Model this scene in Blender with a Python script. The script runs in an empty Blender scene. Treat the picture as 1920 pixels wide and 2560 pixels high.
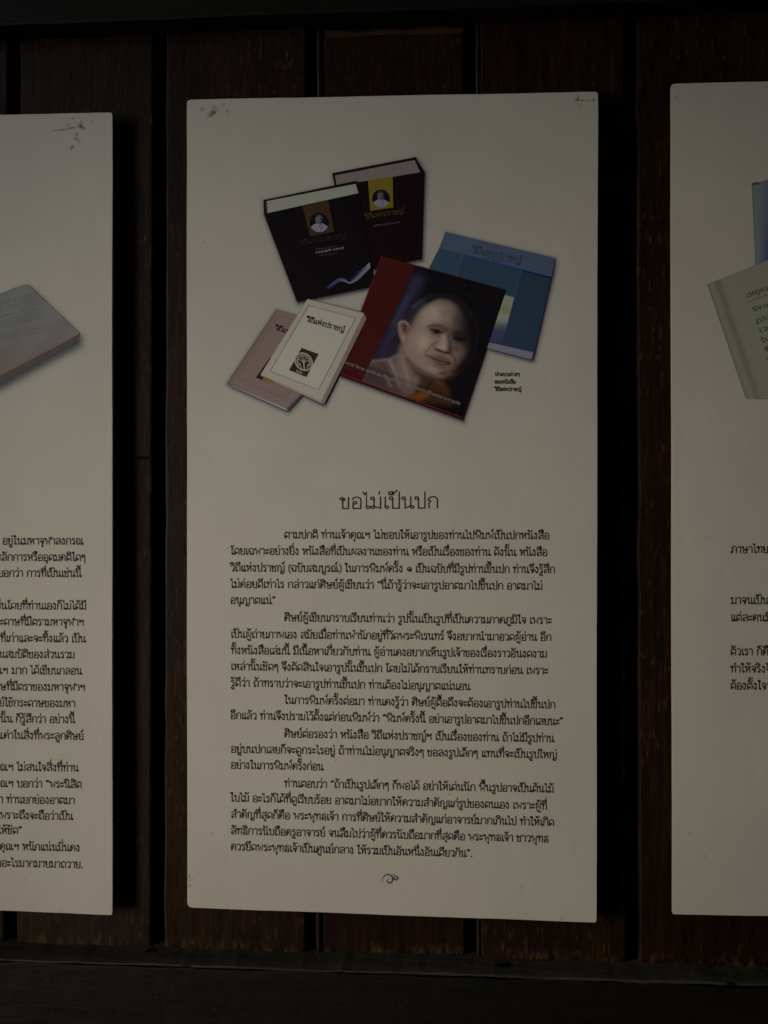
import bpy, bmesh, math, random
import numpy as np
from mathutils import Vector, Matrix
random.seed(7); np.random.seed(7)
sc = bpy.context.scene
C = sc.collection
R = math.radians

# ---------------------------------------------------------------- camera
F = 3072.0                       # focal length in photo pixels (photo 1920 x 2560)
DIST = 1.80                      # camera to the planks, metres
YAW, PITCH = R(5.3), R(0.75)
cam = bpy.data.cameras.new('camera')
cam.sensor_fit = 'VERTICAL'; cam.sensor_height = 36.0; cam.lens = 36.0 * F / 2560.0
cam.clip_start = 0.05; cam.clip_end = 50
camo = bpy.data.objects.new('camera', cam); C.objects.link(camo)
camo.location = (0, -DIST, 0); camo.rotation_euler = (R(90) + PITCH, 0, YAW)
sc.camera = camo
cam.dof.use_dof = True; cam.dof.focus_distance = 1.68; cam.dof.aperture_fstop = 4.0   # hand-held, focus a touch short
ROT = camo.rotation_euler.to_matrix()

def P(px, py, y=0.0):
    """point of the plane Y = y (parallel to the wall) behind pixel (px, py) of the photograph"""
    d = ROT @ Vector(((px - 960) / F, -(py - 1280) / F, -1.0))
    t = (y + DIST) / d.y
    return Vector((d.x * t, y, d.z * t))

# ---------------------------------------------------------------- light
w = bpy.data.worlds.new('World'); sc.world = w; w.use_nodes = True
bg = w.node_tree.nodes['Background']
bg.inputs[0].default_value = (0.95, 1.0, 0.93, 1); bg.inputs[1].default_value = 0.006
def area(name, loc, target, sx, sy, power, col, spread):
    l = bpy.data.lights.new(name, 'AREA'); l.shape = 'RECTANGLE'; l.size = sx; l.size_y = sy
    l.energy = power; l.color = col; l.spread = R(spread)
    o = bpy.data.objects.new(name, l); C.objects.link(o); o.location = loc
    o.rotation_euler = (Vector(target) - Vector(loc)).to_track_quat('-Z', 'Y').to_euler()
    return o
area('window_light', (-2.15, -1.55, -0.25), (0.02, 0, -0.28), 0.50, 1.5, 2.88, (1.0, 0.865, 0.67), 50)
area('upper_cool_fill', (-1.95, -1.60, 1.0), (-0.05, 0, 0.30), 0.50, 0.7, 0.68, (0.86, 1.0, 1.0), 70)  # added cool fill from upper left, lifts and tints the board tops
sc.view_settings.view_transform = 'Standard'; sc.view_settings.look = 'None'
sc.view_settings.exposure = 0; sc.view_settings.gamma = 1

# ---------------------------------------------------------------- materials
def lin(c): 
    c = c / 255.0
    return c / 12.92 if c <= 0.04045 else ((c + 0.055) / 1.055) ** 2.4
PAPER_ALB = (0.74, 0.735, 0.72)
PAPER_SEEN = [lin(c) for c in (114, 109, 98)]
def A(r, g, b):
    """ink reflectance of a colour seen in the photograph next to paper of known tone"""
    return tuple(min(0.9, lin(c) * a / p) for c, a, p in zip((r, g, b), PAPER_ALB, PAPER_SEEN))

def newmat(name):
    m = bpy.data.materials.new(name); m.use_nodes = True
    nt = m.node_tree; b = nt.nodes['Principled BSDF']
    return m, nt, b
def N(nt, t, **kw):
    n = nt.nodes.new(t)
    for k, v in kw.items(): setattr(n, k, v)
    return n
def coords(nt, scale=(1, 1, 1), rnd=False):
    tc = N(nt, 'ShaderNodeTexCoord'); mp = N(nt, 'ShaderNodeMapping')
    mp.inputs['Scale'].default_value = scale
    nt.links.new(tc.outputs['Object'], mp.inputs['Vector'])
    if rnd:
        oi = N(nt, 'ShaderNodeObjectInfo'); ml = N(nt, 'ShaderNodeMath', operation='MULTIPLY')
        ml.inputs[1].default_value = 37.0; nt.links.new(oi.outputs['Random'], ml.inputs[0])
        nt.links.new(ml.outputs[0], mp.inputs['Location'])
    return mp.outputs[0]
def noise(nt, vec, scale, detail=6, rough=0.6, dist=0.0):
    n = N(nt, 'ShaderNodeTexNoise'); n.inputs['Scale'].default_value = scale
    n.inputs['Detail'].default_value = detail; n.inputs['Roughness'].default_value = rough
    n.inputs['Distortion'].default_value = dist
    nt.links.new(vec, n.inputs['Vector']); return n.outputs['Fac']
def ramp(nt, fac, stops):
    r = N(nt, 'ShaderNodeValToRGB'); e = r.color_ramp.elements
    while len(e) < len(stops): e.new(0.5)
    for k, (p, c) in enumerate(stops):
        e[k].position = p; e[k].color = (c[0], c[1], c[2], 1) if isinstance(c, tuple) else (c, c, c, 1)
    nt.links.new(fac, r.inputs[0]); return r.outputs[0]
def mix(nt, fac, a, b, mode='MIX'):
    m = N(nt, 'ShaderNodeMix', data_type='RGBA', blend_type=mode)
    for s, v in ((0, fac), (6, a), (7, b)):
        if hasattr(v, 'links') or isinstance(v, bpy.types.NodeSocket): nt.links.new(v, m.inputs[s])
        elif isinstance(v, tuple): m.inputs[s].default_value = (*v, 1)
        else: m.inputs[s].default_value = v
    return m.outputs[2]
def bump(nt, b, h, strength, dist):
    n = N(nt, 'ShaderNodeBump'); n.inputs['Strength'].default_value = strength
    n.inputs['Distance'].default_value = dist
    nt.links.new(h, n.inputs['Height']); nt.links.new(n.outputs[0], b.inputs['Normal'])
def mathn(nt, op, a, b=None):
    n = N(nt, 'ShaderNodeMath', operation=op)
    for i, v in enumerate((a, b)):
        if v is None: continue
        if isinstance(v, (int, float)): n.inputs[i].default_value = v
        else: nt.links.new(v, n.inputs[i])
    return n.outputs[0]

def wood_mat():
    m, nt, b = newmat('varnished_wood')
    g = coords(nt, (1, 1, 0.10), True)         # grain runs up the plank
    v2 = coords(nt, (1, 1, 0.22), True)
    v3 = coords(nt, (1, 1, 1), True)
    grain = noise(nt, g, 90, 8, 0.65, 0.6)
    fleck = noise(nt, v2, 210, 5, 0.6, 0.3)
    patch = noise(nt, v3, 5.5, 5, 0.6)
    base = ramp(nt, grain, [(0.30, (0.0065, 0.0028, 0.0017)), (0.52, (0.0165, 0.0066, 0.0034)), (0.75, (0.042, 0.0165, 0.0072))])
    worn = ramp(nt, fleck, [(0.56, 0.0), (0.72, 1.0)])
    pm = ramp(nt, patch, [(0.42, 0.10), (0.66, 1.0)])
    wp = mathn(nt, 'MULTIPLY', worn, pm)
    col = mix(nt, wp, base, (0.135, 0.058, 0.024))
    # rubbed-bare wood where the plank ends stand on the sill
    geo = N(nt, 'ShaderNodeNewGeometry'); sx = N(nt, 'ShaderNodeSeparateXYZ')
    nt.links.new(geo.outputs['Position'], sx.inputs[0])
    mr = N(nt, 'ShaderNodeMapRange'); nt.links.new(sx.outputs[2], mr.inputs[0])
    mr.inputs[1].default_value = P(700, 2346).z; mr.inputs[2].default_value = P(700, 2376).z
    mr.inputs[3].default_value = 0; mr.inputs[4].default_value = 1
    en = ramp(nt, noise(nt, coords(nt, (1, 1, 0.35), True), 120, 4, 0.6), [(0.47, 0.0), (0.60, 1.0)])
    e2 = ramp(nt, noise(nt, v3, 14, 3, 0.5), [(0.40, 0.0), (0.62, 1.0)])
    ew = mathn(nt, 'MULTIPLY', mathn(nt, 'MULTIPLY', mr.outputs[0], en), e2)
    col = mix(nt, ew, col, (0.11, 0.058, 0.026))
    # dull grey film in places
    gp = ramp(nt, noise(nt, v3, 3.1, 3, 0.5), [(0.52, 0.0), (0.72, 0.45)])
    col = mix(nt, gp, col, (0.024, 0.020, 0.018))
    nt.links.new(col, b.inputs['Base Color'])
    rr = ramp(nt, patch, [(0.3, 0.42), (0.7, 0.62)])
    nt.links.new(rr, b.inputs['Roughness'])
    b.inputs['Specular IOR Level'].default_value = 0.18
    h = mathn(nt, 'ADD', grain, mathn(nt, 'MULTIPLY', fleck, 0.7))
    bump(nt, b, h, 0.5, 0.0012)
    return m
def beam_mat(name, dark, light):
    m, nt, b = newmat(name)
    g = coords(nt, (0.14, 1, 1), True); v = coords(nt, (1, 1, 1), True)
    grain = noise(nt, g, 60, 8, 0.65, 0.4)
    sp = noise(nt, v, 130, 4, 0.7)
    col = ramp(nt, grain, [(0.3, dark), (0.7, light)])
    s1 = ramp(nt, sp, [(0.63, 0.0), (0.72, 1.0)])
    pm = ramp(nt, noise(nt, v, 7, 3, 0.5), [(0.45, 0.0), (0.65, 0.8)])
    col = mix(nt, mathn(nt, 'MULTIPLY', s1, pm), col, (0.075, 0.062, 0.045))
    s2 = ramp(nt, noise(nt, v, 24, 2, 0.5), [(0.27, 1.0), (0.31, 0.0)])
    col = mix(nt, s2, col, (0.003, 0.003, 0.003))
    nt.links.new(col, b.inputs['Base Color'])
    b.inputs['Roughness'].default_value = 0.6; b.inputs['Specular IOR Level'].default_value = 0.25
    h = mathn(nt, 'ADD', mathn(nt, 'MULTIPLY', grain, 0.8), noise(nt, v, 18, 5, 0.6))
    bump(nt, b, h, 0.7, 0.003)
    return m
def plain(name, col, rough=0.6, spec=0.3):
    m, nt, b = newmat(name)
    v = coords(nt); f = noise(nt, v, 60, 4, 0.6)
    c = ramp(nt, f, [(0.3, tuple(x * 0.8 for x in col)), (0.7, col)])
    nt.links.new(c, b.inputs['Base Color'])
    b.inputs['Roughness'].default_value = rough; b.inputs['Specular IOR Level'].default_value = spec
    return m
def paper_mat():
    m, nt, b = newmat('laminated_print_paper')
    v = coords(nt)
    f = noise(nt, v, 6, 4, 0.55)
    c = ramp(nt, f, [(0.3, (0.700, 0.697, 0.685)), (0.7, (0.775, 0.765, 0.742))])
    f2 = noise(nt, v, 900, 2, 0.5)
    c = mix(nt, ramp(nt, f2, [(0.3, 0.0), (0.7, 0.10)]), c, (0.55, 0.54, 0.52))
    # a few tiny specks of dirt
    sp = ramp(nt, noise(nt, v, 75, 1, 0.5), [(0.175, 0.4), (0.205, 0.0)])
    c = mix(nt, sp, c, (0.33, 0.29, 0.22))
    nt.links.new(c, b.inputs['Base Color'])
    b.inputs['Roughness'].default_value = 0.5; b.inputs['Specular IOR Level'].default_value = 0.25
    d = ramp(nt, noise(nt, v, 28, 1, 0.3), [(0.22, 0.0), (0.30, 1.0)])
    h = mathn(nt, 'ADD', mathn(nt, 'MULTIPLY', noise(nt, v, 9, 3, 0.5), 1.0), mathn(nt, 'MULTIPLY', d, 0.12))
    bump(nt, b, h, 0.40, 0.004)
    return m
def ink_mat(name, alpha=False):
    m, nt, b = newmat(name)
    at = N(nt, 'ShaderNodeAttribute', attribute_name='ink')
    v = coords(nt); f = noise(nt, v, 700, 2, 0.6)
    k = ramp(nt, f, [(0.3, 0.94), (0.7, 1.04)])
    c = mix(nt, 1.0, at.outputs['Color'], k, 'MULTIPLY')
    nt.links.new(c, b.inputs['Base Color'])
    b.inputs['Roughness'].default_value = 0.6; b.inputs['Specular IOR Level'].default_value = 0.12
    if alpha: nt.links.new(at.outputs['Alpha'], b.inputs['Alpha'])
    return m
M_WOOD = wood_mat()
M_BEAM = beam_mat('black_stained_beam', (0.0034, 0.0033, 0.0029), (0.0085, 0.0082, 0.0068))
M_SILL = beam_mat('brightened_charcoal_sill', (0.038, 0.0375, 0.0300), (0.075, 0.0740, 0.0600))  # sill top colour raised to stand in for light it barely catches
M_BACK = plain('dark_backing', (0.006, 0.005, 0.004), 0.8, 0.1)
M_BLOCK = plain('mounting_timber', (0.03, 0.02, 0.012))
M_FOAM = plain('yellowed_foam', (0.46, 0.40, 0.17), 0.8, 0.1)
M_PAPER = paper_mat()
M_INK = ink_mat('printed_ink')
M_SOFT = ink_mat('soft_printed_ink', True)

# ---------------------------------------------------------------- object helpers
def link(name, me, parent=None, mat=None):
    o = bpy.data.objects.new(name, me); C.objects.link(o)
    if mat: me.materials.append(mat)
    if parent is not None: o.parent = parent
    return o
def tag(o, label, cat, group=None):
    o['label'] = label; o['category'] = cat
    if group: o['group'] = group
    return o
def empty(name, loc):
    o = bpy.data.objects.new(name, None); C.objects.link(o); o.location = loc; return o

# ---------------------------------------------------------------- the plank wall
wall = empty('plank_wall', (0, 0.06, -1.1))
tag(wall, 'dark varnished plank wall with black gaps behind the white boards', 'wall')
WO = Vector(wall.location)
def solid(name, x0, x1, z0, z1, y0, y1, mat, parent, off, nz=24, nx=1, jit=0.0006, bev=0.0025, fj=0.0, seed=0, slope=0.0):
    """a plank or beam: box cut into nz x nx cells, edges slightly uneven, arrises bevelled. y0 = front"""
    rnd = random.Random(seed)
    bm = bmesh.new()
    def sm(n):
        a = [rnd.gauss(0, jit * 2.2) for _ in range(n + 7)]
        return [sum(a[i:i + 7]) / 7 + rnd.gauss(0, jit * .25) for i in range(n + 1)]
    L = [rnd.gauss(0, jit) for _ in range(nz + 1)]; Rr = [rnd.gauss(0, jit) for _ in range(nz + 1)]
    T = sm(nx); B = sm(nx)
    FJ = [[rnd.gauss(0, fj) for _ in range(nx + 1)] for _ in range(nz + 1)]
    def grid(y, front):
        g = []
        for i in range(nz + 1):
            row = []
            for j in range(nx + 1):
                x = x0 + (x1 - x0) * j / nx; z = z0 + (z1 - z0) * i / nz
                if j == 0: x += L[i]
                if j == nx: x += Rr[i]
                if i == 0: z += B[j]
                if i == nz: z += T[j] - (slope if front else 0)
                row.append(bm.verts.new(Vector((x, y + (FJ[i][j] if front else 0), z)) - off))
            g.append(row)
        return g
    f = grid(y0, True); k = grid(y1, False)
    for i in range(nz):
        for j in range(nx):
            bm.faces.new((f[i][j], f[i][j+1], f[i+1][j+1], f[i+1][j]))
            bm.faces.new((k[i][j+1], k[i][j], k[i+1][j], k[i+1][j+1]))
    fe = []
    for i in range(nz):
        bm.faces.new((k[i][0], f[i][0], f[i+1][0], k[i+1][0])); bm.faces.new((f[i][nx], k[i][nx], k[i+1][nx], f[i+1][nx]))
    for j in range(nx):
        bm.faces.new((f[nz][j], f[nz][j+1], k[nz][j+1], k[nz][j])); bm.faces.new((k[0][j], k[0][j+1], f[0][j+1], f[0][j]))
    bm.normal_update()
    fs = set()
    for i in range(nz): fs.add(bm.edges.get((f[i][0], f[i+1][0]))); fs.add(bm.edges.get((f[i][nx], f[i+1][nx])))
    for j in range(nx): fs.add(bm.edges.get((f[0][j], f[0][j+1]))); fs.add(bm.edges.get((f[nz][j], f[nz][j+1])))
    if bev: bmesh.ops.bevel(bm, geom=list(fs), offset=bev, segments=2, profile=0.6, affect='EDGES')
    me = bpy.data.meshes.new(name); bm.to_mesh(me); bm.free()
    for p in me.polygons: p.use_smooth = False
    return link(name, me, parent, mat)

ZB = P(0, 2350).z - 0.0                         # where planks meet the sill (taken at left edge)
Z_SILL = 0.5 * (P(200, 2356).z + P(1700, 2403).z)
Z_TOP = 0.5 * (P(200, 98).z + P(1700, 36).z)
def X(px, y=0.0): return P(px, 1320, y).x
edges = [(-1150, -790), (-755, -400), (-362, 14), (46, 379), (414, 764), (806, 1160), (1201, 1562), (1595, 1956), (1990, 2340), (2375, 2730), (2765, 3120)]
deps = [0, .003, -.001, .0, -.002, .0045, .000, -.002, .002, 0, .001]
for k, ((a, b_), d) in enumerate(zip(edges, deps)):
    segs = [(Z_SILL - 0.03, Z_TOP + 0.03)]
    if k == 3:
        zj = P(340, 1145).z; segs = [(Z_SILL - 0.03, zj - 0.0009), (zj + 0.0009, Z_TOP + 0.03)]
    for s, (z0, z1) in enumerate(segs):
        solid('plank', X(a), X(b_), z0, z1, d, d + 0.024, M_WOOD, wall, WO, nz=36, jit=0.0005, bev=0.003, seed=10 + k + 50 * s)
solid('backing_board', X(-1200), X(3150), Z_SILL - 0.05, Z_TOP + 0.05, 0.040, 0.055, M_BACK, wall, WO, nz=2, bev=0)
# weathered batten edge exposed at the head of the middle plank
solid('head_batten', X(812), X(1158), Z_TOP - 0.0125, Z_TOP - 0.004, 0.0005, 0.005, plain('bare_orange_wood', (0.060, 0.028, 0.010)), wall, WO, nz=1, nx=40, jit=0.0011, bev=0.0004, seed=3)
# upper rail: its underside is the dark band over the planks
DU = 0.055
solid('upper_rail', X(-1250), X(3200), Z_TOP, Z_TOP + 0.5, -DU, 0.03, M_BEAM, wall, WO, nz=1, nx=160, jit=0.0010, bev=0.003, seed=5)
# sill: a sloping weathered top strip, then the face of the beam, with a split between them
DS = 0.056
zf = Z_SILL
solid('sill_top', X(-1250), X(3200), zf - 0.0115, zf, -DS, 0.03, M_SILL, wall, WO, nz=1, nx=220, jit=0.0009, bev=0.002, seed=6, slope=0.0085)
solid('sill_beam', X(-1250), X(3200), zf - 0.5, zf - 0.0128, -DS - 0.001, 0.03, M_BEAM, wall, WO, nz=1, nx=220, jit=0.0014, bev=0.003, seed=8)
# glossy half-round beads either side of the middle plank
def bead(px, r, y):
    bm = bmesh.new(); n = 10; m = 30; rnd = random.Random(px)
    rows = []
    for k in range(m + 1):
        z = Z_SILL - .01 + (Z_TOP - Z_SILL + .02) * k / m; w_ = rnd.gauss(0, .0002)
        rows.append([bm.verts.new(Vector((X(px) + w_ + r * math.cos(math.pi * (1 + i / n)), y + r * .8 * math.sin(math.pi * (1 + i / n)), z)) - WO) for i in range(n + 1)])
    for a_, b_ in zip(rows, rows[1:]):
        for i in range(n): bm.faces.new((a_[i], a_[i+1], b_[i+1], b_[i]))
        bm.faces.new((a_[n], a_[0], b_[0], b_[n]))
    bmesh.ops.recalc_face_normals(bm, faces=bm.faces)
    me = bpy.data.meshes.new('edge_bead'); bm.to_mesh(me); bm.free()
    for p in me.polygons: p.use_smooth = True
    link('edge_bead', me, wall, M_BEAD)
M_BEAD = plain('polished_bead', (0.022, 0.010, 0.006), 0.22, 0.5)
bead(797, 0.0045, 0.004); bead(1197, 0.0045, 0.003)

# ---------------------------------------------------------------- boards
YF = -0.030                                      # front plane of every board
def board(corners, label, seed, chips=()):
    """corners in photo pixels TL, TR, BR, BL"""
    rnd = random.Random(seed)
    q = [P(x, y, YF) for x, y in corners]
    base = (q[2] + q[3]) / 2
    root = empty('display_board', (base.x, 0.0, base.z)); off = Vector(root.location)
    # outline with slightly rounded, dented corners
    pts = []
    for i in range(4):
        p0, p1 = q[i], q[(i + 1) % 4]; pr = q[i - 1]
        e = (p1 - p0); el = e.length; e.normalize(); pe = (p0 - pr).normalized()
        r = 0.0022 + rnd.random() * 0.002 + (0.004 if i in chips else 0)
        for t in (0, 0.33, 0.66, 1):             # quadratic corner
            a = p0 - pe * r; c = p0 + e * r
            pts.append(a * (1 - t) ** 2 + p0 * 2 * t * (1 - t) + c * t * t)
        n = 40
        perp = Vector((-e.z, 0, e.x))
        for j in range(1, n):
            s = r + (el - 2 * r) * j / n
            pts.append(p0 + e * s + perp * (rnd.gauss(0, 0.00008) + 0.00025 * math.sin(j * .35 + i)))
    cen = sum(pts, Vector()) / len(pts)
    def ring(bm, y, inset):
        return [bm.verts.new(Vector((p.x, y, p.z)) + (cen - p).normalized() * inset - off) for p in pts]
    def prism(name, y0, y1, ins, mat, bev):
        bm = bmesh.new()
        rs = [ring(bm, y0, ins + bev), ring(bm, y0 + bev, ins), ring(bm, y1, ins)] if bev else [ring(bm, y0, ins), ring(bm, y1, ins)]
        for a, b2 in zip(rs, rs[1:]):
            for i in range(len(a)):
                j = (i + 1) % len(a); bm.faces.new((a[i], a[j], b2[j], b2[i]))
        bm.faces.new(rs[0]); bm.faces.new(list(reversed(rs[-1])))
        bmesh.ops.recalc_face_normals(bm, faces=bm.faces)
        me = bpy.data.meshes.new(name); bm.to_mesh(me); bm.free()
        return link(name, me, root, mat)
    prism('face_sheet', YF, YF + 0.0011, 0, M_PAPER, 0.0004)
    prism('foam_core', YF + 0.00115, YF + 0.0085, 0.0003, M_FOAM, 0)
    # timber blocks that hold it off the planks
    for u in (0.22, 0.78):
        for v in (0.12, 0.5, 0.88):
            c = q[0].lerp(q[1], u).lerp(q[3].lerp(q[2], u), v)
            solid('mounting_block', c.x - .03, c.x + .03, c.z - .02, c.z + .02, YF + 0.0088, 0.002, M_BLOCK, root, off, nz=1, jit=0, bev=0)
    tag(root, label, 'display board', 'white printed boards hung in a row on the plank wall')
    return root, off

class Sheet:
    """flat print: polygons in photo pixels laid on the board's face; layer n lies n * 0.05 mm above it"""
    def __init__(s, brd): s.root, s.off = brd; s.v = []; s.f = []; s.c = []
    def poly(s, pts, col, layer=1):
        i = len(s.v)
        s.v += [(x, y, layer) for x, y in pts]; s.f.append(tuple(range(i, i + len(pts)))); s.c.append(col)
    def ell(s, c, rx, ry, col, layer=1, rot=0, n=24):
        s.poly([(c[0] + rx * math.cos(t) * math.cos(rot) - ry * math.sin(t) * math.sin(rot),
                 c[1] + rx * math.cos(t) * math.sin(rot) + ry * math.sin(t) * math.cos(rot)) for t in (2 * math.pi * k / n for k in range(n))], col, layer)
    def line(s, pts, wd, col, layer=1, close=False, taper=False):
        """ribbon of width wd with mitred joints"""
        p = [np.array(q, float) for q in pts]
        if close: p = p + [p[0]]
        n = len(p)
        if n < 2: return
        L = []; Rr = []
        for i in range(n):
            if close and i in (0, n - 1): a, b = p[n - 2], p[1]
            else: a, b = p[max(i - 1, 0)], p[min(i + 1, n - 1)]
            d0 = p[i] - (a if (i > 0 or close) else p[i]); d1 = (b if (i < n - 1 or close) else p[i]) - p[i]
            l0, l1 = np.hypot(*d0), np.hypot(*d1)
            if l0 > 1e-6: d0 = d0 / l0
            if l1 > 1e-6: d1 = d1 / l1
            d = d0 + d1; l = np.hypot(*d)
            if l < 1e-6: d = d1 if l1 > 1e-6 else d0
            else: d = d / l
            nrm = np.array((-d[1], d[0]))
            k = 1.0
            if l0 > 1e-6 and l1 > 1e-6: k = 1 / max(0.6, abs(d @ d1))
            ww = wd * 0.5 * k
            if taper: ww *= max(0.12, math.sin(math.pi * (0.06 + 0.88 * i / (n - 1))))
            q = p[i]
            if not close:
                if i == 0: q = q - d * wd * 0.35
                if i == n - 1: q = q + d * wd * 0.35
            L.append(q + nrm * ww); Rr.append(q - nrm * ww)
        i0 = len(s.v)
        for a, b in zip(L, Rr): s.v += [(a[0], a[1], layer), (b[0], b[1], layer)]
        for i in range(n - 1):
            k = i0 + 2 * i; s.f.append((k, k + 1, k + 3, k + 2)); s.c.append(col)
    def build(s, name, parent=None, mat=None, label=None):
        vs = [tuple(P(x, y, YF - 0.00006 - l * 0.00005) - s.off) for x, y, l in s.v]
        me = bpy.data.meshes.new(name); me.from_pydata(vs, [], s.f)
        at = me.color_attributes.new('ink', 'FLOAT_COLOR', 'CORNER')
        buf = []
        for f, c in zip(s.f, s.c):
            c4 = (c[0], c[1], c[2], c[3] if len(c) > 3 else 1.0); buf += list(c4) * len(f)
        at.data.foreach_set('color', buf)
        o = link(name, me, parent if parent is not None else s.root, mat or M_INK)
        if label: o['label'] = label
        return o
def painted(brd, name, quad, nu, nv, fn, layer, parent=None, mat=None, label=None):
    """continuous-tone print: a fine grid over a quadrilateral (photo px), one ink colour per vertex. fn(x, y) -> N x 4"""
    root, off = brd
    u, v = np.meshgrid(np.linspace(0, 1, nu), np.linspace(0, 1, nv)); u = u.ravel(); v = v.ravel()
    q = np.array(quad, float)
    xy = (q[0][None] * ((1 - u) * (1 - v))[:, None] + q[1][None] * (u * (1 - v))[:, None] + q[2][None] * (u * v)[:, None] + q[3][None] * ((1 - u) * v)[:, None])
    col = fn(xy[:, 0], xy[:, 1])
    yy = YF - 0.00006 - layer * 0.00005
    rot = np.array(ROT)
    d = np.stack([(xy[:, 0] - 960) / F, -(xy[:, 1] - 1280) / F, -np.ones(len(u))], 1) @ rot.T
    t = (yy + DIST) / d[:, 1]
    vs = np.stack([d[:, 0] * t, np.full(len(u), yy), d[:, 2] * t], 1) - np.array(off)
    fs = [(j * nu + i, j * nu + i + 1, (j + 1) * nu + i + 1, (j + 1) * nu + i) for j in range(nv - 1) for i in range(nu - 1)]
    me = bpy.data.meshes.new(name); me.from_pydata(vs.tolist(), [], fs)
    at = me.color_attributes.new('ink', 'FLOAT_COLOR', 'POINT'); at.data.foreach_set('color', col.astype(np.float32).ravel())
    o = link(name, me, parent if parent is not None else root, mat or M_SOFT)
    if label: o['label'] = label
    return o

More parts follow.
